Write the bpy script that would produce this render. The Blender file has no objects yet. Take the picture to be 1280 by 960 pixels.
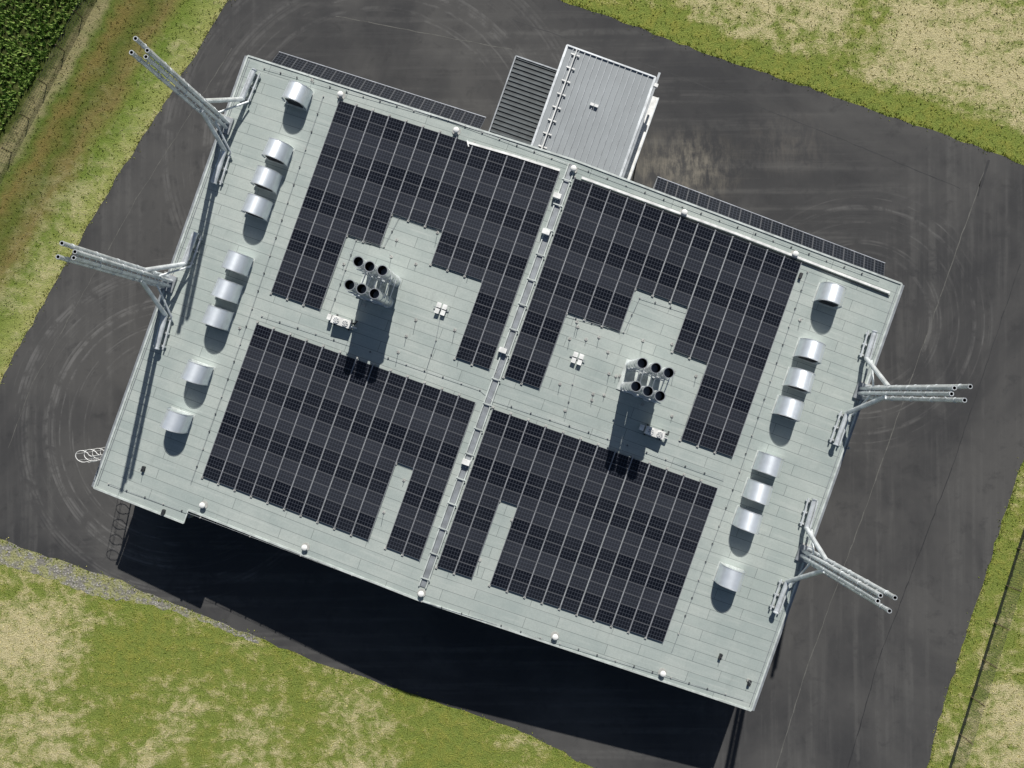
import bpy, math, random
import numpy as np
from mathutils import Vector, Matrix, Euler
random.seed(7); rng=np.random.default_rng(7)
S=bpy.context.scene
S.view_settings.view_transform='Standard'
try: S.view_settings.look='None'
except Exception: pass
S.view_settings.exposure=0
# ------------------------------------------------------------ survey frame
F=930.0; H=75.0
ROT=Euler((8/F,15/F,0),'XYZ'); RM=ROT.to_matrix()
def W(u,v,z=0.0):
    d=RM@Vector(((u-640)/F,-(v-480)/F,-1)); t=(H-z)/(-d.z)
    return (d.x*t,d.y*t)
cam=bpy.data.cameras.new("camera"); co=bpy.data.objects.new("camera",cam)
S.collection.objects.link(co); co.location=(0,0,H); co.rotation_euler=ROT
cam.sensor_width=36; cam.lens=36*F/1280; cam.clip_end=3000; S.camera=co
a=Vector(W(310,70,7.5)); b=Vector(W(1127,355,7.5)); d=b-a
HX=d.length/2; ANG=math.atan2(d.y,d.x); xh=d.normalized(); yh=Vector((-xh.y,xh.x))
HY=20.35; ORG=(a+b)/2-yh*HY
BX=Matrix.Translation((ORG.x,ORG.y,0))@Matrix.Rotation(ANG,4,'Z')
def roofz(x): return 10.1-2.6*abs(x)/HX
def L(u,v,z):
    p=Vector(W(u,v,z))-ORG; return (p.dot(xh),p.dot(yh))
def RL(u,v,h=0.0):
    z=9
    for i in range(8):
        x,y=L(u,v,z); z=roofz(x)+h
    return (x,y,z)
# ------------------------------------------------------------ materials
class NT:
    def __init__(s,name):
        s.m=bpy.data.materials.new(name); s.m.use_nodes=True; s.t=s.m.node_tree
        s.b=s.t.nodes['Principled BSDF']
    def n(s,ty,**k):
        q=s.t.nodes.new(ty)
        for a_,v_ in k.items(): setattr(q,a_,v_)
        return q
    def set(s,sock,v):
        if isinstance(v,bpy.types.NodeSocket): s.t.links.new(v,sock)
        elif isinstance(v,(tuple,list)) and len(v)==3 and sock.type=='RGBA': sock.default_value=(*v,1)
        else: sock.default_value=v
    def math(s,op,a_,b_=0.0,c_=None,clamp=False):
        q=s.n('ShaderNodeMath',operation=op,use_clamp=clamp); s.set(q.inputs[0],a_); s.set(q.inputs[1],b_)
        if c_ is not None: s.set(q.inputs[2],c_)
        return q.outputs[0]
    def mix(s,f,a_,b_,bt='MIX'):
        q=s.n('ShaderNodeMixRGB',blend_type=bt); s.set(q.inputs[0],f); s.set(q.inputs[1],a_); s.set(q.inputs[2],b_); return q.outputs[0]
    def noise(s,vec,scale,det=4,rough=.55,dist=0):
        q=s.n('ShaderNodeTexNoise'); s.t.links.new(vec,q.inputs['Vector']); q.inputs['Scale'].default_value=scale
        q.inputs['Detail'].default_value=det; q.inputs['Roughness'].default_value=rough; q.inputs['Distortion'].default_value=dist
        return q.outputs['Fac']
    def mr(s,v,a_,b_,c_=0.0,d_=1.0,smooth=True):
        q=s.n('ShaderNodeMapRange',interpolation_type='SMOOTHSTEP' if smooth else 'LINEAR')
        s.set(q.inputs[0],v)
        for i,x in enumerate((a_,b_,c_,d_)): s.set(q.inputs[i+1],x)
        return q.outputs[0]
    def ramp(s,v,stops):
        q=s.n('ShaderNodeValToRGB'); s.set(q.inputs[0],v); e=q.color_ramp.elements
        while len(e)>1: e.remove(e[-1])
        e[0].position=stops[0][0]; e[0].color=(*stops[0][1],1)
        for p,c in stops[1:]:
            k=e.new(p); k.color=(*c,1)
        return q.outputs[0]
    def pos(s): return s.n('ShaderNodeNewGeometry').outputs['Position']
    def obj(s): return s.n('ShaderNodeTexCoord').outputs['Object']
    def mapd(s,vec,rot,sc,loc=(0,0,0)):
        q=s.n('ShaderNodeMapping'); q.inputs['Rotation'].default_value=(0,0,rot); q.inputs['Scale'].default_value=sc; q.inputs['Location'].default_value=loc; s.t.links.new(vec,q.inputs[0]); return q.outputs[0]
    def dot(s,vec,v):
        q=s.n('ShaderNodeVectorMath',operation='DOT_PRODUCT'); s.t.links.new(vec,q.inputs[0]); q.inputs[1].default_value=v; return q.outputs['Value']
    def dist(s,vec,c):
        q=s.n('ShaderNodeVectorMath',operation='DISTANCE'); s.t.links.new(vec,q.inputs[0]); q.inputs[1].default_value=c; return q.outputs['Value']
    def bump(s,h,st,di):
        q=s.n('ShaderNodeBump'); q.inputs['Strength'].default_value=st; q.inputs['Distance'].default_value=di
        s.t.links.new(h,q.inputs['Height']); s.t.links.new(q.outputs[0],s.b.inputs['Normal'])
    def out(s,col,rough=.8,metal=0.0,spec=None):
        s.set(s.b.inputs['Base Color'],col); s.set(s.b.inputs['Roughness'],rough); s.set(s.b.inputs['Metallic'],metal)
        if spec is not None: s.b.inputs['Specular IOR Level'].default_value=spec
        return s.m
def simple(name,col,rough=.6,metal=0.0,var=.18,sc=1.5):
    t=NT(name); n=t.noise(t.obj(),sc,3)
    c=t.mix(t.mr(n,.3,.7),tuple(x*(1-var) for x in col),tuple(min(1,x*(1+var)) for x in col))
    return t.out(c,rough,metal)
STEEL=simple("galvanised_steel",(.68,.71,.73),.36,.35)
PIPE=simple("stainless_pipe",(.78,.80,.80),.30,.8,.08)
STEELD=simple("dull_steel",(.30,.32,.34),.5,.3)
HOOD=simple("polished_aluminium",(.80,.85,.90),.40,.6,.05)
HOODE=simple("aluminium_end_panel",(.85,.88,.90),.24,.9,.05)
WHITE=simple("white_paint",(.80,.80,.78),.5)
BLACK=simple("pipe_mouth_black",(.008,.008,.009),.9)  # near-black lining and floor of the pipe mouths
DARK=simple("dark_frame",(.03,.032,.035),.5)
CONC=simple("concrete",(.4,.4,.38),.9)
WOOD=simple("weathered_wood_post",(.16,.12,.08),.9)
BLUE=simple("blue_paint",(.03,.18,.32),.5)
GLASS=simple("window_glass",(.02,.03,.04),.08)
RUST=simple("fence_wire",(.10,.10,.09),.6,.3)

# roof membrane
t=NT("roof_membrane"); o=t.obj()
br=t.n('ShaderNodeTexBrick'); t.t.links.new(t.mapd(o,0,(1,1,1),(3.1,.2,0)),br.inputs['Vector'])
br.offset=.37; br.offset_frequency=2
t.set(br.inputs['Color1'],(.395,.44,.415)); t.set(br.inputs['Color2'],(.445,.485,.455)); t.set(br.inputs['Mortar'],(.16,.18,.175))
br.inputs['Scale'].default_value=1; br.inputs['Mortar Size'].default_value=.024; br.inputs['Mortar Smooth'].default_value=.35
br.inputs['Brick Width'].default_value=7.7; br.inputs['Row Height'].default_value=.98; br.inputs['Bias'].default_value=-.1
n1=t.noise(o,.22,5,.65); n2=t.noise(o,7,3,.75); n3=t.noise(t.mapd(o,0,(.15,3.5,1)),1,3,.6); n4=t.noise(t.mapd(o,0,(2.2,.35,1)),1,4,.7)
c=t.mix(t.mr(n1,.35,.65),br.outputs['Color'],t.mix(1.0,br.outputs['Color'],(.84,.87,.88),'MULTIPLY'))
c=t.mix(t.mr(n2,.35,.65,0,.22),c,(.24,.27,.26))
c=t.mix(t.mr(n3,.5,.75,0,.35),c,(.52,.55,.52))
c=t.mix(t.mr(n4,.55,.75,0,.3),c,(.24,.27,.255))
ROOF=t.out(c,.85); t.bump(n2,.25,.02)
# pv panels
t=NT("solar_cells")
uv=t.n('ShaderNodeUVMap'); uv.uv_map='UVMap'; sp=t.n('ShaderNodeSeparateXYZ'); t.t.links.new(uv.outputs[0],sp.inputs[0])
def lines(v,k,w):
    f=t.math('FRACT',t.math('MULTIPLY',v,k)); e=t.math('ABSOLUTE',t.math('SUBTRACT',f,.5)); return t.math('GREATER_THAN',e,.5-w)
g=t.math('MAXIMUM',lines(sp.outputs[0],6,.06),lines(sp.outputs[1],3,.055))
fr=t.math('MAXIMUM',lines(sp.outputs[0],1,.018),lines(sp.outputs[1],1,.03))
at=t.n('ShaderNodeAttribute'); at.attribute_name='val'
vn=t.noise(t.pos(),.12,3,.6)
base=t.mix(t.math('ADD',at.outputs['Fac'],t.mr(vn,.3,.7,-.15,.15)),(.004,.005,.009),(.034,.037,.046))  # sky reflection differing by band is painted into the base colour
c=t.mix(t.math('MULTIPLY',g,.55),base,(.09,.10,.125))
c=t.mix(fr,c,(.13,.135,.15))
PV=t.out(c,.22,0,.35)
SEAML=simple("light_seam_roof",(.29,.315,.33),.6,0,.06,.4)
SEAMD=simple("dark_seam_roof",(.09,.105,.112),.6,0)
t=NT("wall_cladding"); o=t.obj(); wv=t.n('ShaderNodeTexWave',wave_type='BANDS',bands_direction='Z'); t.t.links.new(o,wv.inputs[0]); wv.inputs['Scale'].default_value=1.2
WALL=t.out(t.mix(t.noise(o,.6,4),(.30,.32,.33),(.36,.38,.39)),.5,.2); t.bump(wv.outputs['Fac'],.4,.04)

# ------------------------------------------------------------ mesh builder
class MB:
    def __init__(s): s.v=[];s.f=[];s.m=[];s.sm=[];s.uv=[];s.val=[];s.mats=[]
    def mi(s,m):
        if m not in s.mats: s.mats.append(m)
        return s.mats.index(m)
    def face(s,pts,m,sm=False,uv=None,val=0.0):
        i=len(s.v); s.v+= [tuple(p) for p in pts]; s.f.append(tuple(range(i,i+len(pts)))); s.m.append(s.mi(m)); s.sm.append(sm); s.uv.append(uv); s.val.append(val)
    def hexa(s,b4,t4,m,topuv=None,val=0.0,mt=None):
        s.face(t4,mt or m,False,topuv,val); s.face(b4[::-1],m)
        for i in range(4):
            j=(i+1)%4; s.face([b4[i],b4[j],t4[j],t4[i]],m)
    def box(s,x0,x1,y0,y1,z0,z1,m):
        s.hexa([(x0,y0,z0),(x1,y0,z0),(x1,y1,z0),(x0,y1,z0)],[(x0,y0,z1),(x1,y0,z1),(x1,y1,z1),(x0,y1,z1)],m)
    def beam(s,p,q,w,h,m):
        p=Vector(p);q=Vector(q);d=(q-p).normalized(); up=Vector((0,0,1)) if abs(d.z)<.95 else Vector((1,0,0))
        r=d.cross(up).normalized()*w/2; n=r.cross(d).normalized()*h/2
        A=[p-r-n,p+r-n,q+r-n,q-r-n]; B=[p-r+n,p+r+n,q+r+n,q-r+n]; s.hexa(A,B,m)
    def cyl(s,p,q,r,m,n=14,r2=None,cap=True,capm=None,inset=None):
        p=Vector(p);q=Vector(q);d=(q-p).normalized(); up=Vector((0,0,1)) if abs(d.z)<.95 else Vector((1,0,0))
        e=d.cross(up).normalized(); g=e.cross(d).normalized(); r2=r if r2 is None else r2
        c=[(math.cos(2*math.pi*i/n),math.sin(2*math.pi*i/n)) for i in range(n)]
        A=[p+e*(x*r)+g*(y*r) for x,y in c]; B=[q+e*(x*r2)+g*(y*r2) for x,y in c]
        for i in range(n):
            j=(i+1)%n; s.face([A[i],A[j],B[j],B[i]],m,True)
        if cap:
            s.face(A[::-1],m)
            if inset is None: s.face(B,capm or m)
            else:
                ri=r2-.05; C=[q+e*(x*ri)+g*(y*ri) for x,y in c]; D=[v-d*inset for v in C]
                for i in range(n):
                    j=(i+1)%n; s.face([B[i],B[j],C[j],C[i]],m); s.face([C[i],C[j],D[j],D[i]],capm,True)
                s.face(D,capm)
    def path(s,pts,r,m,n=12):
        for p,q in zip(pts[:-1],pts[1:]): s.cyl(p,q,r,m,n)
        for p in pts[1:-1]: s.ball(p,r*1.03,m)
    def ball(s,p,r,m,k=6,n=12,top=False,sz=1):
        P=Vector(p); a0=0 if top else -math.pi/2
        rings=[]
        for i in range(k+1):
            t_=a0+(math.pi/2-a0)*i/k; rings.append([P+Vector((r*math.cos(t_)*math.cos(2*math.pi*j/n),r*math.cos(t_)*math.sin(2*math.pi*j/n),r*sz*math.sin(t_))) for j in range(n)])
        for i in range(k):
            for j in range(n):
                l=(j+1)%n; s.face([rings[i][j],rings[i][l],rings[i+1][l],rings[i+1][j]],m,True)
    def make(s,name,xf=None,parent=None,origin=None):
        me=bpy.data.meshes.new(name); vs=s.v
        if origin is not None: vs=[(x-origin[0],y-origin[1],z-origin[2]) for x,y,z in vs]
        me.from_pydata(vs,[],s.f)
        for m in s.mats: me.materials.append(m)
        me.polygons.foreach_set('material_index',s.m); me.polygons.foreach_set('use_smooth',s.sm)
        if any(u is not None for u in s.uv):
            ul=me.uv_layers.new(name='UVMap'); arr=[]
            for f,u in zip(s.f,s.uv):
                for k in range(len(f)): arr+= list(u[k]) if u else [0.5,0.5]
            ul.data.foreach_set('uv',arr)
            at_=me.attributes.new('val','FLOAT','FACE'); at_.data.foreach_set('value',s.val)
        me.update()
        ob=bpy.data.objects.new(name,me); S.collection.objects.link(ob)
        M=xf if xf is not None else Matrix()
        if origin is not None: M=M@Matrix.Translation(origin)
        if parent is not None: ob.parent=parent; ob.matrix_local=Matrix.Translation(origin) if origin is not None else Matrix()
        else: ob.matrix_world=M
        return ob
# ------------------------------------------------------------ ground
def densify(pts,step=.8,j=.12):
    out=[]
    n=len(pts)
    for i in range(n):
        p0=Vector(pts[i-1]);p1=Vector(pts[i]);p2=Vector(pts[(i+1)%n]);p3=Vector(pts[(i+2)%n])
        k=max(1,int((p2-p1).length/step))
        for q in range(k):
            t_=q/k
            v=.5*((2*p1)+(p2-p0)*t_+(2*p0-5*p1+4*p2-p3)*t_*t_+(3*p1-p0-3*p2+p3)*t_**3)
            out.append((v.x+random.uniform(-j,j),v.y+random.uniform(-j,j)))
    return out
asph_px=[(302,-20),(250,58),(200,138),(140,232),(80,336),(40,405),(0,478),(-35,560),(-40,630),(0,672),(60,696),(140,722),(200,748),(260,772),(330,800),(400,829),(500,862),(620,903),(690,932),(745,962),(900,1010),(1060,1030),(1145,985),(1180,880),(1222,750),(1250,660),(1283,565),(1350,380),(1370,280),(1340,235),(1280,208),(1240,190),(1120,148),(1000,106),(880,66),(780,28),(705,2),(620,-40),(480,-80),(360,-70)]
ASPH=densify([W(*p) for p in asph_px])
def inpoly(P,poly):
    x,y=P[:,0],P[:,1]; r=np.zeros(len(P),bool); n=len(poly)
    for i in range(n):
        x1,y1=poly[i-1]; x2,y2=poly[i]
        c_=((y1>y)!=(y2>y))&(x<(x2-x1)*(y-y1)/((y2-y1) or 1e-9)+x1); r^=c_
    return r
def sheet(name,poly,z,mat):
    import bmesh
    me=bpy.data.meshes.new(name); bm=bmesh.new()
    vs=[bm.verts.new((x,y,z)) for x,y in poly]; f=bm.faces.new(vs); f.normal_update()
    if f.normal.z<0: f.normal_flip()
    bmesh.ops.triangulate(bm,faces=[f]); bm.to_mesh(me); bm.free(); me.materials.append(mat)
    ob=bpy.data.objects.new(name,me); S.collection.objects.link(ob); return ob
def grass_color(t,p):
    n1=t.noise(p,.07,5,.62,.6); n2=t.noise(p,.8,5,.7,.3); n3=t.noise(p,9,2,.75)
    n5=t.noise(t.mapd(p,-ANG,(.5,1.6,1)),.35,4,.65)
    sTR=t.dot(p,(.343,.939,0))
    bias=t.mr(sTR,39.8,43.0,0,.12)
    edge=t.math('MULTIPLY',t.mr(sTR,37.5,38.2),t.mr(sTR,39.6,41.4,1,0)); bias=t.math('SUBTRACT',bias,t.math('MULTIPLY',edge,.13))
    for (bu,bv,r0,r1,am) in((45,800,1.5,7.5,.21),(320,925,1,6,.13),(1275,915,2,8,.2),(80,350,2,14,.06),(160,860,2,10,-.10),(230,810,1,6,-.08),(560,930,1,7,-.06)):
        px,py=W(bu,bv); bias=t.math('ADD',bias,t.mr(t.dist(p,(px,py,0)),r0,r1,am,0))
    v=t.math('ADD',t.math('ADD',t.math('MULTIPLY_ADD',n1,.75,.115),bias),t.math('ADD',t.math('MULTIPLY',t.math('SUBTRACT',n2,.5),.75),t.math('MULTIPLY',t.math('SUBTRACT',n3,.5),.25)))
    v=t.math('ADD',v,t.math('MULTIPLY',t.math('SUBTRACT',n5,.5),.4))
    dry=t.mr(v,.47,.74)
    green=t.mix(t.mr(n3,.3,.7),(.11,.15,.025),(.26,.31,.075))
    green=t.mix(t.mr(n2,.4,.65),green,t.mix(1.0,green,(1.3,1.1,1.1),'MULTIPLY'))
    dryc=t.mix(t.mr(n3,.3,.72),(.36,.31,.145),(.68,.61,.37))
    c=t.mix(dry,green,dryc)
    s_=t.dot(p,(-.85,.527,0)); wob=t.math('MULTIPLY',t.math('SUBTRACT',t.noise(p,.35,4,.6),.5),3.2)
    tt=t.mr(t.math('ADD',s_,wob),45,67,0,1,False)
    strip=t.ramp(tt,[(0,(.46,.42,.18)),(.12,(.33,.36,.11)),(.22,(.19,.25,.05)),(.30,(.25,.20,.075)),(.38,(.13,.16,.035)),(.46,(.23,.18,.06)),(.51,(.14,.18,.04)),(.55,(.34,.30,.16)),(.59,(.31,.27,.14)),(.63,(.08,.10,.025)),(1,(.05,.06,.02))])
    strip=t.mix(t.mr(n3,.3,.7,0,.7),strip,t.mix(1.0,strip,(.5,.55,.45),'MULTIPLY'))
    strip=t.mix(t.mr(n5,.45,.7,0,.6),strip,t.mix(1.0,strip,(.6,.8,.5),'MULTIPLY'))
    strip=t.mix(t.math('MULTIPLY',dry,t.mr(s_,46,55,.8,.15)),strip,dryc)
    c=t.mix(t.mr(s_,44.5,46.5),c,strip)
    return c,n3,n2
t=NT("grass"); p=t.pos(); c,n3,n2=grass_color(t,p)
GRASS=t.out(c,.95,0,.1); t.bump(t.math('ADD',n3,t.math('MULTIPLY',n2,2)),.6,.2)
t=NT("grass_tufts"); p=t.pos(); c,n3,n2=grass_color(t,p); oi=t.n('ShaderNodeAttribute'); oi.attribute_name='val'
c=t.mix(1.0,c,t.mix(oi.outputs['Fac'],(.75,.85,.6),(1.35,1.3,1.15)),'MULTIPLY'); TUFT=t.out(c,.9,0,.1)
g=MB(); g.face([(-1200,-1200,0),(1200,-1200,0),(1200,1200,0),(-1200,1200,0)],GRASS); g.make("grass_ground")
# asphalt
t=NT("asphalt"); p=t.pos()
n1=t.noise(p,.055,5,.6,.5); n2=t.noise(p,.55,6,.7,.4); n3=t.noise(p,14,3,.8)
st1=t.noise(t.mapd(p,-ANG,(.04,.9,1)),1,4,.6)
st2=t.noise(t.mapd(p,-ANG,(.9,.04,1)),1,4,.6)
al=t.dot(p,(xh.x,xh.y,0))
rt=t.mr(al,24,34); lf=t.mr(al,-34,-42,0,1)
side=t.math('MAXIMUM',rt,lf); st=t.mix(side,st1,st2)
c=t.mix(t.mr(n1,.35,.65),(.043,.043,.045),(.083,.081,.079))
c=t.mix(t.math('MULTIPLY',t.mr(st,.45,.7,0,.45),t.mr(n2,.3,.6)),c,(.13,.127,.122))
c=t.mix(t.mr(n2,.5,.72,0,.45),c,(.032,.032,.034))
c=t.mix(t.mr(n3,.6,.8,0,.4),c,(.18,.175,.165))
def rings(c,cx,cy,r0,r1,k,amt,col=(.20,.195,.19),sx=1.0):
    wx,wy=W(cx,cy)
    le=t.n('ShaderNodeVectorMath',operation='LENGTH'); t.t.links.new(t.mapd(t.mapd(p,0,(1,1,1),(-wx,-wy,0)),-ANG,(sx,1,1)),le.inputs[0]); r=le.outputs['Value']
    m=t.math('MULTIPLY',t.mr(r,r0-.8,r0+.8),t.mr(r,r1-.8,r1+.8,1,0))
    cb=t.n('ShaderNodeCombineXYZ'); t.t.links.new(t.math('MULTIPLY',r,k),cb.inputs[0]); t.t.links.new(t.math('MULTIPLY',n1,2.5),cb.inputs[1])
    nn=t.noise(cb.outputs[0],1,2,.7)
    m=t.math('MULTIPLY',m,t.mr(nn,.5,.68)); m=t.math('MULTIPLY',m,t.mr(n2,.38,.6)); m=t.math('MULTIPLY',m,t.mr(n1,.4,.55,.4,1))
    return t.mix(t.math('MULTIPLY',m,amt),c,col)
c=rings(c,225,540,9.5,18,1.8,.55)
c=rings(c,1075,400,6,13,1.8,.5)
c=rings(c,470,190,13,22,1.4,.4)
def dust(c,u,v,rad,amt,col,sx,sy):
    wx,wy=W(u,v); q=t.mapd(t.mapd(p,0,(1,1,1),(-wx,-wy,0)),-ANG,(sx,sy,1))
    le=t.n('ShaderNodeVectorMath',operation='LENGTH'); t.t.links.new(q,le.inputs[0])
    m=t.mr(le.outputs['Value'],rad*.1,rad,1,0); nn=t.noise(t.mapd(p,-ANG,(2.2,.5,1)),.8,4,.75)
    m=t.math('MULTIPLY',m,t.mr(t.math('MULTIPLY_ADD',n2,.5,t.math('MULTIPLY',nn,.5)),.40,.68,0,amt)); return t.mix(m,c,col)
c=dust(c,850,212,5.5,.8,(.26,.235,.19),.7,1)
c=dust(c,985,180,5,.3,(.20,.18,.155),.8,1)
ASP=t.out(c,.85,0,.25); t.bump(n3,.3,.02)
sheet("asphalt_yard",ASPH,.012,ASP)
t=NT("gravel"); p=t.pos(); vo=t.n('ShaderNodeTexVoronoi'); t.t.links.new(p,vo.inputs['Vector']); vo.inputs['Scale'].default_value=5
c=t.mix(t.mr(vo.outputs['Distance'],.05,.5),(.52,.50,.46),(.20,.19,.17)); c=t.mix(t.mr(t.noise(p,.9,5,.7),.42,.58,0,.9),c,(.28,.28,.12))
GRAV=t.out(c,.9); t.bump(vo.outputs['Distance'],.6,-.1)
gp=[(-40,655),(0,668),(60,692),(140,718),(260,768),(330,798),(322,803),(250,776),(180,755),(120,745),(60,722),(0,705),(-40,690)]
sheet("gravel_strip",densify([W(*q) for q in gp],.5,.2),.006,GRAV)
JD=simple("bitumen_joint",(.026,.026,.028),.7); JL=simple("worn_joint",(.11,.108,.10),.85)
g=MB()
def strip(pts,w,m,z=.017):
    pts=[Vector((*W(*q),0)) for q in pts]; out=[]
    for q0,q1 in zip(pts[:-1],pts[1:]):
        k=max(1,int((q1-q0).length/.8)); out+=[q0.lerp(q1,i/k) for i in range(k)]
    out.append(pts[-1]); out=[o_+Vector((random.gauss(0,.03),random.gauss(0,.03),0)) for o_ in out]
    for i in range(len(out)-1):
        dd=(out[i+1]-out[i]).normalized(); r=Vector((-dd.y,dd.x,0))*w/2*random.uniform(.4,1.2)
        g.face([(*(out[i]-r).xy,z),(*(out[i+1]-r).xy,z),(*(out[i+1]+r).xy,z),(*(out[i]+r).xy,z)][::-1],m)
strip([(1230,215),(1165,400),(1080,640),(1010,830),(970,960)],.10,JL)
strip([(1236,200),(1222,245)],.3,JD)
strip([(1275,330),(1190,585),(1100,820),(1060,960)],.09,JD)
strip([(640,25),(820,85),(1030,165),(1200,235)],.09,JD)
strip([(420,20),(640,62)],.08,JL)
strip([(290,60),(170,250),(40,480),(10,560)],.07,JL)
g.make("asphalt_joints")
def tufts(name,P,hmin,hmax,w,mat,k=3):
    base=np.repeat(P,k,axis=0); N=len(base); an=rng.uniform(0,2*np.pi,N); h=rng.uniform(hmin,hmax,N); ww=w*rng.uniform(.6,1.3,N); ln=rng.uniform(.2,.9,N)*h
    off=rng.normal(0,w*.8,(N,2)); bx=base[:,0]+off[:,0]; by=base[:,1]+off[:,1]
    ca,sa=np.cos(an),np.sin(an); la=an+np.pi/2+rng.normal(0,.4,N)
    v=np.zeros((N,3,3)); v[:,0]=np.stack([bx-ca*ww,by-sa*ww,np.zeros(N)],1); v[:,1]=np.stack([bx+ca*ww,by+sa*ww,np.zeros(N)],1)
    v[:,2]=np.stack([bx+np.cos(la)*ln,by+np.sin(la)*ln,h],1)
    me=bpy.data.meshes.new(name); me.vertices.add(N*3); me.vertices.foreach_set('co',v.reshape(-1)); me.loops.add(N*3); me.loops.foreach_set('vertex_index',np.arange(N*3,dtype=np.int32))
    me.polygons.add(N); me.polygons.foreach_set('loop_start',np.arange(0,N*3,3,dtype=np.int32)); 
    try: me.polygons.foreach_set('loop_total',np.full(N,3,dtype=np.int32))
    except Exception: pass
    me.update(calc_edges=True); me.validate()
    at_=me.attributes.new('val','FLOAT','FACE'); at_.data.foreach_set('value',rng.uniform(0,1,N).astype(np.float32))
    me.materials.append(mat); ob=bpy.data.objects.new(name,me); S.collection.objects.link(ob)
P=rng.uniform([-58,-43],[58,45],(60000,2)); sc=P[:,0]*-.85+P[:,1]*.527
P=P[~inpoly(P,ASPH)&(sc[:]<59.5)]
E=np.array(ASPH); E=np.repeat(E,22,axis=0)+rng.normal(0,.22,(len(ASPH)*22,2)); inn=inpoly(E,ASPH); E=E[~inn|(rng.uniform(0,1,len(E))<.12)]
tufts("grass_tufts",np.vstack([P,E]),.03,.13,.05,TUFT)
t=NT("crop_leaves"); oi=t.n('ShaderNodeAttribute'); oi.attribute_name='val'
CROP=t.out(t.mix(oi.outputs['Fac'],(.10,.20,.03),(.28,.38,.09)),.7,0,.3)
Q=[]; nd=np.array([-.85,.527]); td=np.array([.527,.85])
for r in np.arange(59.6,72,.62):
    for k in range(260): Q.append(nd*(r+rng.normal(0,.11))+td*rng.uniform(-10,32))
Q=np.array(Q); tufts("crop_field",Q,.2,.45,.12,CROP,6)
def fence(name,p0,p1,h=1.9,sp=2.6,n=9):
    g=MB(); A=Vector((*p0,0));B=Vector((*p1,0)); Ln=(B-A).length; k=int(Ln/sp)
    for i in range(k+1):
        q=A.lerp(B,i/k); g.cyl(q,q+Vector((0,0,h+.1)),.05,WOOD,8)
        if i<k:
            q2=A.lerp(B,(i+1)/k)
            for j in range(n): 
                z=.1+j*(h-.1)/(n-1); g.cyl(q+Vector((0,0,z)),q2+Vector((0,0,z)),.014,RUST,4,cap=False)
            for j in range(16):
                q3=q.lerp(q2,(j+.5)/16); g.cyl(q3+Vector((0,0,.1)),q3+Vector((0,0,h)),.011,RUST,4,cap=False)
    g.make(name)
fence("wire_fence",W(1330,500),W(1170,1010),2.2,3.6,16)
fence("wire_fence",W(125,-20),W(-30,275),1.4,3.5,5)
# ------------------------------------------------------------ building
hall=bpy.data.objects.new("factory_hall",None); S.collection.objects.link(hall); hall.matrix_world=BX
XE=-22.3; YB=-HY-1.25
g=MB()
def slab(x0,x1,y0,y1,th=.35):
    g.hexa([(x0,y0,roofz(x0)-th),(x1,y0,roofz(x1)-th),(x1,y1,roofz(x1)-th),(x0,y1,roofz(x0)-th)],[(x0,y0,roofz(x0)),(x1,y0,roofz(x1)),(x1,y1,roofz(x1)),(x0,y1,roofz(x0))],DARK,mt=ROOF)
slab(-HX,0,-HY,HY); slab(0,HX,-HY,HY); slab(-HX,XE,YB,-HY-.002)
g.make("roof",parent=hall)
g=MB()
COP=simple("edge_flashing",(.52,.56,.54),.55,.1)
def edge(x0,y0,x1,y1,w=.16,h=.10,m=COP): g.beam((x0,y0,roofz(x0)+h/2-.02),(x1,y1,roofz(x1)+h/2-.02),w,h,m)
edge(-HX,HY,0,HY); edge(0,HY,HX,HY); edge(XE,-HY,0,-HY); edge(0,-HY,HX,-HY); edge(-HX,YB,XE,YB); edge(XE,YB,XE,-HY,.1)
for sx,y0 in((-HX,YB),(HX,-HY)):
    edge(sx,y0,sx,HY); x=sx+(.22 if sx>0 else -.22)
    g.beam((x,y0,7.30),(x,HY,7.30),.26,.16,STEELD)
    g.beam((sx*.992,y0+.3,roofz(sx*.992)+.02),(sx*.992,HY-.3,roofz(sx*.992)+.02),.05,.05,STEELD)
g.make("roof_edge_trim",parent=hall)
g=MB()
ins=.35
def wall(x0,x1,y):
    n=y<0; P_=[(x0,y,0),(x1,y,0),(x1,y,roofz(x1)-.36)]
    if x0<0<x1: P_.append((0,y,roofz(0)-.36))
    P_.append((x0,y,roofz(x0)-.36)); g.face(P_ if n else P_[::-1],WALL)
wall(-HX+ins,HX-ins,HY-ins); wall(-HX+ins,HX-ins,-HY+ins)
for x in(-HX+ins,HX-ins): g.face([(x,-HY+ins,0),(x,HY-ins,0),(x,HY-ins,roofz(x)-.36),(x,-HY+ins,roofz(x)-.36)],WALL)
g.box(-HX+ins+.003,XE-.1,YB+.2,-HY+ins-.003,0,7.1,WALL)
g.make("walls",parent=hall)
g=MB()
DP=simple("door_panel",(.25,.27,.29),.5)
for x in(-16,-4,8,20):
    y=-HY+ins-.03; g.box(x-2,x+2,y-.03,y+.02,0.02,4.2,STEELD)
    for k in range(6): g.box(x-1.95,x+1.95,y-.05,y-.032,.1+k*.68,.68+k*.68,DP)
    g.box(x+3.2,x+6.8,y-.03,y+.02,5,6.1,GLASS)
for sx in(-1,1):
    for y in range(-16,18,6):
        x=sx*(HX-ins+.02); g.box(min(x,x+sx*.04),max(x,x+sx*.04),y-1.2,y+1.2,4.6,5.8,GLASS)
g.make("doors_and_windows",parent=hall)
g=MB()
for u,v in((290,659),(768,836)):
    x,y=L(u,v,6.2); g.box(x-.35,x+.35,-HY-.65,-HY+ins-.05,5.9,6.2,BLUE)
g.make("blue_wall_lamps",parent=hall)
g=MB()
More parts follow.
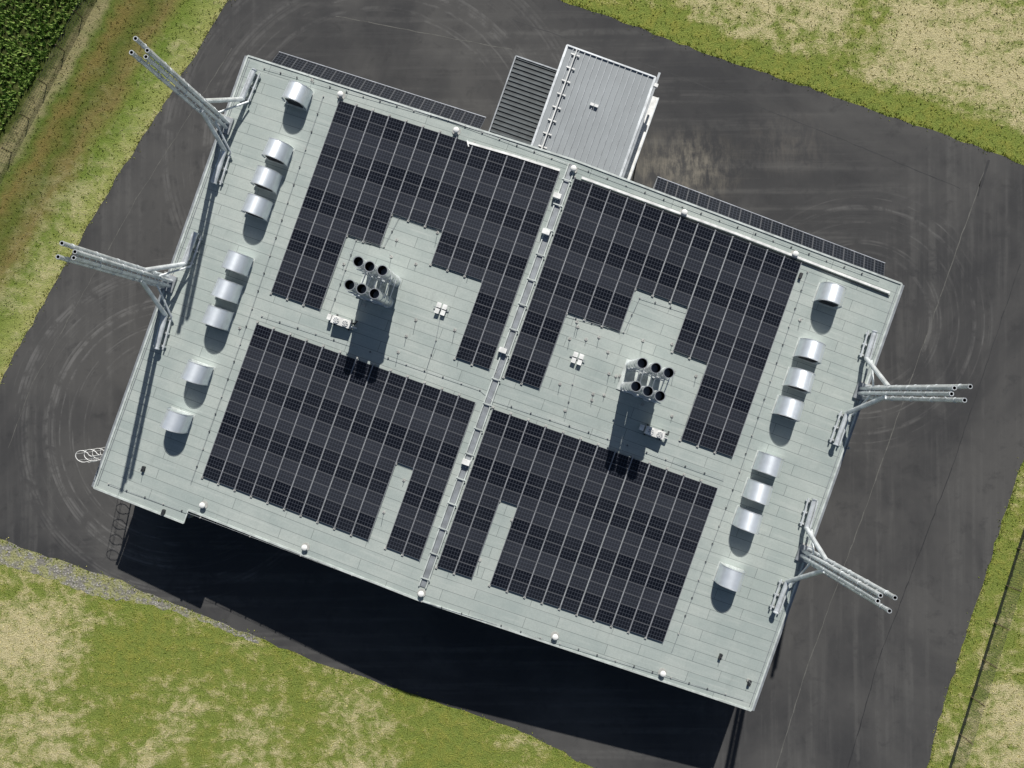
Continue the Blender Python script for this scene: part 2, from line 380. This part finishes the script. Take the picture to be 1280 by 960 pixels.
for k in range(2):
    x=-.32 if k==0 else .32; g.beam((x,-HY+1.2,roofz(x)+.14),(x,HY-.4,roofz(x)+.14),.11,.13,COP)
g.beam((0,-HY+1.2,roofz(0)+.05),(0,HY-.4,roofz(0)+.05),.45,.05,STEELD)
y=-HY+2
while y<HY-1:
    g.box(-.45,.45,y-.05,y+.05,roofz(0)+.2,roofz(0)+.26,COP); y+=2.3
for u,v in((697,245),(683,290),(629,438),(583,578)):
    x,y,z=RL(u,v,.4); g.box(x-.38,x+.3,y-.22,y+.22,roofz(0)+.05,roofz(0)+.55,WHITE)
g.make("ridge_cable_tray",parent=hall)
g=MB()
def onroof(pts,w,h,m,lift=.15):
    Q=[RL(u,v,lift) for u,v in pts]
    for q0,q1 in zip(Q[:-1],Q[1:]): g.beam(q0,q1,w,h,m)
onroof([(727,222),(920,292),(1112,366)],.2,.12,WHITE,.2); onroof([(727,226),(920,296),(1112,370)],.08,.08,DARK,.1)
onroof([(584,178),(640,194),(700,213)],.2,.12,WHITE,.2); onroof([(584,176),(586,184)],.1,.3,WHITE)
g.make("cable_duct",parent=hall)
g=MB()
def wire(pts,step=1.3):
    Q=[Vector(RL(u,v,.12)) for u,v in pts]
    for q0,q1 in zip(Q[:-1],Q[1:]):
        g.cyl(q0,q1,.016,STEELD,5,cap=False); k=max(1,int((q1-q0).length/step))
        for i in range(k):
            q=q0.lerp(q1,i/k); g.cyl(q-Vector((0,0,.12)),q,.07,DARK if i%3 else CONC,8)
wire([(551,392),(545,425),(533,462)]); wire([(722,455),(716,480),(706,525)])
wire([(404,120),(300,430),(238,605)],1.6); wire([(1010,340),(925,590),(840,815)],1.6)
wire([(330,85),(560,150),(712,205),(900,275),(1100,350)],1.6); wire([(135,605),(250,647),(527,752),(700,805),(930,875)],1.6)
wire([(327,395),(440,432),(600,487),(615,500),(760,548),(905,600)],1.6)
wire([(412,392),(445,300),(480,308),(500,270),(560,290)],1.2); wire([(620,465),(700,392),(780,415),(800,372),(858,390)],1.2)
def rod(u,v,h=1.1):
    x,y,z=RL(u,v,0); g.cyl((x,y,z),(x,y,z+h),.02,STEELD,6); g.cyl((x,y,z),(x,y,z+.08),.14,CONC,10)
RODS=[(470,268),(496,300),(520,330),(508,420),(430,330),(560,300),(590,395),(575,440),(690,430),(700,480),(760,440),(770,470),(840,430),(870,470),(740,500),(520,400),(498,440),(840,520),(640,650),(505,600),(480,640),(600,700),(900,820),(180,585),(935,850),(1060,560),(300,410),(390,100),(1000,400)]
for i in range(26):
    k=random.random(); RODS.append((random.uniform(440,620),random.uniform(290,440)) if k<.5 else (random.uniform(690,850),random.uniform(400,530)))
for q in RODS: rod(*q,h=random.choice((.5,.8,1.1)))
g.make("lightning_protection",parent=hall)
g=MB()
for u,v in((180,586),(900,820),(936,853),(205,640),(1000,345)):
    x,y,z=RL(u,v); g.box(x-.12,x+.12,y-.25,y+.25,z,z+.3,DARK)
g.make("roof_outlets",parent=hall)
for u,v in((425,117),(570,162),(717,210),(856,265),(995,317),(252,632),(380,685),(526,743),(694,797),(829,843)):
    g=MB(); x,y,z=RL(u,v,.5); z-=.5
    g.cyl((x,y,z),(x,y,z+.06),.38,CONC,20); g.cyl((x,y,z),(x,y,z+.45),.12,WHITE,14); g.ball((x,y,z+.42),.27,WHITE,5,18,True,.5); g.cyl((x,y,z+.38),(x,y,z+.42),.27,WHITE,18)
    g.make("mushroom_roof_vent",BX,origin=(x,y,z))
for u,v in((551,386),(722,448)):
    g=MB(); x,y,z=RL(u,v,.4); z-=.4
    for i in(-1,1):
        for j in(-1,1):
            g.cyl((x+i*.27,y+j*.27,z),(x+i*.27,y+j*.27,z+.3),.12,STEEL,10); g.box(x+i*.27-.2,x+i*.27+.2,y+j*.27-.22,y+j*.27+.22,z+.3,z+.38,WHITE)
    g.box(x-.7,x+.7,y-.05,y+.05,z+.1,z+.15,STEELD); g.make("quad_vent_cowl",BX,origin=(x,y,z))
hoods=[(367,113),(342,185),(328,220),(316,255),(291,326),(278,361),(266,395),(240,465),(214,526),(1045,367),(1019,438),(1006,475),(992,511),(966,582),(953,617),(940,653),(917,725)]
for u,v in hoods:
    x,y,z=RL(u,v,1.8); z-=1.8; g=MB(); R=1.06; hl=1.0; y0=-.8;y1=.8; dz=random.uniform(.22,.34)   # shell falls towards its front
    g.box(x-R+.1,x+R-.1,y+y0+.08,y+y1-.08,z-.02,z+.5,HOODE)
    K=28
    prof=[(-R,.23)]+[(R*math.cos(math.pi-math.pi*i/K),hl+R*math.sin(math.pi*i/K)) for i in range(K+1)]+[(R,.23)]
    def pz(b1,f): return z+b1-(dz*f if b1>hl-.01 else 0)
    for i in range(len(prof)-1):
        (a1,b1),(a2,b2)=prof[i],prof[i+1]
        g.face([(x+a1,y+y0,pz(b1,0)),(x+a2,y+y0,pz(b2,0)),(x+a2,y+y1,pz(b2,1)),(x+a1,y+y1,pz(b1,1))][::-1],HOOD,True)
        for yy,f in((y+y0-.02,0),(y+y1+.02,1)):
            e=1.025; zz1=pz(b1,f)+(.02 if b1>hl else 0); zz2=pz(b2,f)+(.02 if b2>hl else 0)
            g.face([(x+a1*e,yy-.035,zz1),(x+a2*e,yy-.035,zz2),(x+a2*e,yy+.035,zz2),(x+a1*e,yy+.035,zz1)][::-1],STEEL,True)
    for yy,f in((y+y0+.03,0),(y+y1-.03,1)): g.face([(x+a1,yy,pz(b1,f)) for a1,b1 in prof],HOODE)
    g.box(x-R-.12,x+R+.12,y+y0-.1,y+y1+.1,z-.01,z+.12,COP)
    for k in range(5): g.box(x-.7,x+.7,y+y0-.03,y+y0+.02,z+.3+k*.22,z+.38+k*.22,DARK)
    g.make("roof_ventilation_hood",BX,origin=(x,y,z))
groups=[[(448,327),(462,333),(478,338),(437,356),(452,361),(468,367)],[(803,454),(820,460),(836,466),(795,483),(810,489),(825,495)]]
for gr in groups:
    g=MB(); pts=[]
    for u,v in gr:
        x,y,z=RL(u,v,5.9); z-=5.9; pts.append((x,y,z))
        g.cyl((x,y,z-.02),(x,y,z+5.9),.44,PIPE,28,capm=BLACK,inset=1.8)
        for h in(1.5,3,4.5): g.cyl((x,y,z+h-.06),(x,y,z+h),.465,STEEL,28)
        g.cyl((x,y,z+5.74),(x,y,z+5.86),.485,STEEL,28,cap=False)
        g.cyl((x,y,z-.02),(x,y,z+.35),.55,STEEL,20,r2=.45)
    cx=sum(p_[0] for p_ in pts)/6; cy=sum(p_[1] for p_ in pts)/6; cz=pts[0][2]
    for h in(2.2,4.2):
        for r in(0,3): g.beam((pts[r][0]-.5,pts[r][1]-.49,cz+h),(pts[r+2][0]+.5,pts[r+2][1]-.49,cz+h),.08,.12,STEEL)
        for k in range(3): g.beam((pts[k][0]+.48,pts[k][1],cz+h),(pts[k+3][0]+.48,pts[k+3][1],cz+h),.08,.1,STEEL)
    g.box(cx-1.8,cx+1.8,cy-1.4,cy+1.4,cz-.15,cz+.12,COP); g.make("exhaust_chimney_group",BX,origin=(cx,cy,cz))
for u,v in((426,402),(819,541)):
    g=MB(); x,y,z=RL(u,v,.9); z-=.9
    for i in(-.7,.7): g.box(x+i-.06,x+i+.06,y-.5,y+.5,z,z+.2,DARK)
    g.box(x-.85,x+.85,y-.36,y+.36,z+.2,z+.95,WHITE)
    for i in(-.42,.42):
        g.cyl((x+i,y,z+.95),(x+i,y,z+1.02),.29,WHITE,18); g.cyl((x+i,y,z+1.02),(x+i,y,z+1.04),.22,STEELD,18)
        for k in range(3):
            an=k*math.pi/3; g.beam((x+i-.27*math.cos(an),y-.27*math.sin(an),z+1.05),(x+i+.27*math.cos(an),y+.27*math.sin(an),z+1.05),.05,.02,WHITE)
    g.path([(x+.85,y-.1,z+.4),(x+1.2,y-.1,z+.4),(x+1.3,y-.1,z)],.09,WHITE); g.path([(x+.85,y+.2,z+.6),(x+1.15,y+.2,z+.6),(x+1.2,y+.5,z+.3)],.08,DARK)
    g.box(x-1.35,x-1.0,y-.2,y+.3,z,z+.7,WHITE)
    g.make("air_conditioning_unit",BX,origin=(x,y,z))
masts=[((171,58),[[(318,88),(303,124)],[(268,228),(281,188)]]),((79,314),[[(245,292),(231,330)],[(196,435),(207,394)]]),
       ((1205,490),[[(1093,415),(1083,448)],[(1045,555),(1059,516)]]),((1111,754),[[(1018,625),(1008,660)],[(970,765),(984,727)]])]
for (u,v),arms in masts:
    ZT=23.2; x,y=L(u,v,ZT); sg=-1 if x<0 else 1; z=7.55; g=MB()
    T=[(.28,.5,ZT),(.28,-.5,ZT-.1),(-.22,.22,ZT-.9),(-.22,-.22,ZT-1.0)]
    for i,j,zt in T:
        xx=x+sg*i; yy=y+j; g.cyl((xx,yy,z),(xx,yy,zt),.17,STEEL,14,capm=BLACK,inset=.6)
        zz=z+2.5
        while zz<zt-.3: g.cyl((xx,yy,zz-.05),(xx,yy,zz),.20,STEEL,14); zz+=3.0
        g.cyl((xx,yy,zt-.12),(xx,yy,zt-.02),.195,STEEL,14,cap=False)
    zz=z+1.5
    while zz<ZT-1.5:
        q=[(x+sg*.28,y+.5),(x+sg*.28,y-.5),(x-sg*.22,y-.22),(x-sg*.22,y+.22)]
        for k in range(4): g.beam((*q[k],zz),(*q[(k+1)%4],zz),.06,.06,STEEL)
        zz+=1.5
    g.box(x-.75,x+.75,y-.9,y+.9,z-.6,z,CONC); g.box(x-.6,x+.6,y-.75,y+.75,z,z+.25,STEELD)
    for arm in arms:
        A=[RL(*q,.65) for q in arm]; e=Vector(A[1]); s0=Vector(A[0])
        sy=1 if s0.y>y else -1
        top=Vector((x+sg*.05,y+sy*.45,12.2))
        g.path([s0,e,top],.2,STEEL); g.cyl(s0,s0+(s0-e).normalized()*.1,.26,STEEL)
        g.cyl(e+Vector((.55,0,-.1)),Vector((x-sg*.1,y+sy*.4,9.8)),.09,STEEL,10)
        g.beam(s0+Vector((.42,0,-.3)),e+Vector((.42,0,-.3)),.12,.12,STEEL); g.beam(s0+Vector((-.42,0,-.3)),e+Vector((-.42,0,-.3)),.12,.12,STEEL)
        for k in(.1,.5,.9):
            q=s0.lerp(e,k); g.beam((q.x-.55,q.y,q.z-.42),(q.x+.55,q.y,q.z-.42),.14,.14,STEEL); g.box(q.x-.15,q.x+.15,q.y-.15,q.y+.15,q.z-.72,q.z-.3,CONC)
    g.make("exhaust_stack_mast",BX,origin=(x,y,z))
arrays=[[(425,133),(700,214),(608,460),(579,449),(611,351),(543,329),(557,282),(487,262),(472,305),(437,295),(405,386),(339,363)],
 [(718,222),(995,330),(917,570),(845,546),(880,450),(843,437),(860,388),(788,365),(772,410),(703,387),(667,480),(632,468)],
 [(320,405),(595,503),(524,700),(491,687),(527,587),(492,577),(458,670),(253,594)],
 [(615,513),(897,610),(830,802),(620,733),(652,633),(617,624),(583,718),(547,707)]]
ALU=simple("aluminium_rail",(.50,.52,.56),.45,.2)
for poly in arrays:
    Q=[RL(u,v,.25)[:2] for u,v in poly]; xs=[q[0] for q in Q]; ys=[q[1] for q in Q]
    x0=min(xs); x1=max(xs); y0=min(ys); y1=max(ys)
    nc=round((x1-x0)/1.66); pc=(x1-x0)/nc; nr=round((y1-y0)/1.02); pr=(y1-y0)/nr
    cen=np.array([(x0+(i+.5)*pc,y1-(j+.5)*pr) for i in range(nc) for j in range(nr)]); ok=inpoly(cen,Q).reshape(nc,nr)
    g=MB()
    for i in range(nc):
        js=[j for j in range(nr) if ok[i,j]]
        for j in js:
            xa=x0+i*pc+.045; xb=x0+(i+1)*pc-.045; ya=y1-(j+1)*pr+.012; yb=y1-j*pr-.012
            k=(j//2)%2
            val=(.72 if k else .12)+random.uniform(-.13,.13)  # alternating row bands imitate uneven sky reflection through cell colour
            def z_(x,o): return roofz(x)+o
            g.hexa([(xa,ya,z_(xa,.14)),(xb,ya,z_(xb,.14)),(xb,yb,z_(xb,.14)),(xa,yb,z_(xa,.14))],
                   [(xa,ya,z_(xa,.2)),(xb,ya,z_(xb,.2)),(xb,yb,z_(xb,.2)),(xa,yb,z_(xa,.2))],DARK,[(0,0),(1,0),(1,1),(0,1)],val,PV)
        runs=[]
        for j in range(nr+1):
            on=j<nr and ok[i,j]
            if on and (not runs or runs[-1][1]!=j-1 ): runs.append([j,j])
            elif on: runs[-1][1]=j
        for r0,r1 in runs:
            for sgn,xx in((1,x0+i*pc),(-1,x0+(i+1)*pc)):
                xq=xx+.011*sgn
                g.beam((xq,y1-(r1+1)*pr-.10,roofz(xq)+.17),(xq,y1-r0*pr+.10,roofz(xq)+.17),.018,.07,ALU)
            for yy in(y1-r0*pr+.15,y1-(r1+1)*pr-.15): g.box(x0+i*pc-.10,x0+i*pc+.10,yy-.08,yy+.08,roofz(x0+i*pc)-.02,roofz(x0+i*pc)+.12,CONC)
    g.make("solar_panel_array",BX,origin=((x0+x1)/2,(y0+y1)/2,9))
for (p0,p1) in(((345,70),(607,158)),((815,236),(1105,338))):
    xa=L(*p0,6.6)[0]; xb=L(*p1,6.6)[0]; n=round((xb-xa)/1.0); pc=(xb-xa)/n; g=MB()
    for i in range(n):
        u0=xa+i*pc+.02; u1=xa+(i+1)*pc-.02
        T=[(u0,HY+1.65,roofz(u0)-1.35),(u1,HY+1.65,roofz(u1)-1.35),(u1,HY+.1,roofz(u1)-.45),(u0,HY+.1,roofz(u0)-.45)]
        g.hexa([(a_,b_,c_-.05) for a_,b_,c_ in T],T,STEELD,[(0,0),(0,1),(1,1),(1,0)],.2,PV)
        if i%3==0: g.beam((u0,HY+1.6,roofz(u0)-1.45),(u0,HY-.35,roofz(u0)-2.2),.06,.06,STEEL)
    g.beam((xa,HY+1.69,roofz(xa)-1.36),(xb,HY+1.69,roofz(xb)-1.36),.06,.08,ALU)
    g.make("facade_solar_awning",BX,origin=((xa+xb)/2,HY,7))
# annex
g=MB()
A_=L(708,57,8.4); B_=L(820,95,8.4); C_=L(777,218,8.4); D_=L(665,182,8.4)
x0=(A_[0]+D_[0])/2; x1=(B_[0]+C_[0])/2; yt=(A_[1]+B_[1])/2; yb=HY+.12; ZA=8.4; ZC=8.1
g.hexa([(x0,yb,ZA-.3),(x1,yb,ZC-.3),(x1,yt,ZC-.3),(x0,yt,ZA-.3)],[(x0,yb,ZA),(x1,yb,ZC),(x1,yt,ZC),(x0,yt,ZA)],SEAML)
n=15
for i in range(n+1):
    x=x0+.1+(x1-x0-.2)*i/n; z=ZA+(ZC-ZA)*(x-x0)/(x1-x0); g.beam((x,yb+.05,z+.04),(x,yt-.05,z+.04),.07,.12,STEELD if 0<i<n else STEEL)
for q in(((x0,yt,ZA),(x1,yt,ZC)),((x0,yb,ZA),(x0,yt,ZA)),((x1,yb,ZC),(x1,yt,ZC))):
    g.beam(Vector(q[0])+Vector((0,0,.06)),Vector(q[1])+Vector((0,0,.06)),.14,.14,STEEL)
g.beam((x1+.2,yb,ZC-.15),(x1+.2,yt+.6,ZC-.15),.2,.16,STEELD)
g.box(x1-.1,x1+.45,yt-.75,yt-.45,ZC-.3,ZC,WHITE)
g.box(x0+.3,x1-.3,yb+.2,yt-.3,0,ZC-.32,WALL)
xr=x0+1.0
g.cyl((xr,yb+.2,ZA+.42),(xr,yt-.2,ZA+.42),.06,WHITE,8)
for i in range(8):
    y=yb+.6+(yt-yb-1.2)*i/7; g.box(xr-.4,xr+.4,y-.06,y+.06,ZA+.05,ZA+.14,WHITE); g.cyl((xr,y,ZA+.1),(xr,y,ZA+.45),.035,WHITE,8)
xm,ym=L(741,131,8.4); g.box(xm-.25,xm+.1,ym-.12,ym+.12,8.3,8.5,WHITE); g.box(xm+.15,xm+.5,ym-.12,ym+.12,8.3,8.5,WHITE)
A2=L(645,70,6.6); D2=L(610,168,6.6); xl=(A2[0]+D2[0])/2; yl=A2[1]
g.hexa([(xl,yb,6.2),(x0-.02,yb,6.2),(x0-.02,yl,6.2),(xl,yl,6.2)],[(xl,yb,6.5),(x0-.02,yb,6.5),(x0-.02,yl,6.5),(xl,yl,6.5)],DARK,mt=simple("lean_to_sheet",(.06,.068,.072),.6))
y=yb+.2
while y<yl-.1: g.beam((xl+.05,y,6.54),(x0-.1,y,6.54),.15,.08,SEAMD); y+=.42
g.beam((xl,yb,6.55),(xl,yl,6.55),.12,.2,STEELD); g.beam((xl,yl,6.55),(x0-.05,yl,6.55),.12,.2,STEELD)
g.box(xl+.2,x0+.28,yb+.2,yl-.3,0,6.18,WALL)
E1=L(822,122,5.5); xc=E1[0]; yc=E1[1]
g.box(x1-.25,xc+.1,yb+.1,yc,5.2,5.5,WHITE); g.beam((xc+.1,yb+.1,5.5),(xc+.1,yc,5.5),.1,.16,STEEL)
for y in(yb+.5,yc-.4): g.cyl((xc-.2,y,0),(xc-.2,y,5.2),.08,STEEL)
g.make("annex_building",BX,origin=(x0,yb,0))
g=MB(); y=L(110,569,8)[1]; x=-HX-.35
for s_ in(-.28,.28): g.cyl((x-.1,y+s_,.2),(x-.1,y+s_,9.0),.03,WHITE,8)
z=.4
while z<8.8: g.cyl((x-.1,y-.28,z),(x-.1,y+.28,z),.018,WHITE,6); z+=.3
for k in range(6):
    z=2.5+k*1.29
    pts=[(x-.1-.75-.65*math.cos(t_),y+.5*math.sin(t_),z) for t_ in np.linspace(-2.5,2.5,15)]; pts=[(x-.1,y-.28,z)]+pts+[(x-.1,y+.28,z)]
    for q0,q1 in zip(pts[:-1],pts[1:]): g.cyl(q0,q1,.03,WHITE,6)
for t_ in(-1.2,0,1.2): g.cyl((x-.85-.65*math.cos(t_),y+.5*math.sin(t_),2.5),(x-.85-.65*math.cos(t_),y+.5*math.sin(t_),8.95),.02,WHITE,6)
g.make("caged_ladder",BX,origin=(x,y,0))
# ------------------------------------------------------------ light
EL=math.radians(39); AZ=math.radians(11.5)
ts=Vector((math.sin(AZ)*math.cos(EL),math.cos(AZ)*math.cos(EL),math.sin(EL)))
sun=bpy.data.lights.new("sun","SUN"); sun.energy=5; sun.angle=math.radians(.5); sun.color=(1,.97,.91)
so=bpy.data.objects.new("sun",sun); S.collection.objects.link(so); so.rotation_euler=ts.to_track_quat('Z','Y').to_euler(); so.location=(0,0,100)
w=bpy.data.worlds.new("World"); S.world=w; w.use_nodes=True; nt=w.node_tree
sk=nt.nodes.new('ShaderNodeTexSky'); sk.sky_type='NISHITA'; sk.sun_disc=False; sk.sun_elevation=EL; sk.sun_rotation=AZ
nt.links.new(sk.outputs[0],nt.nodes['Background'].inputs[0]); nt.nodes['Background'].inputs[1].default_value=.05
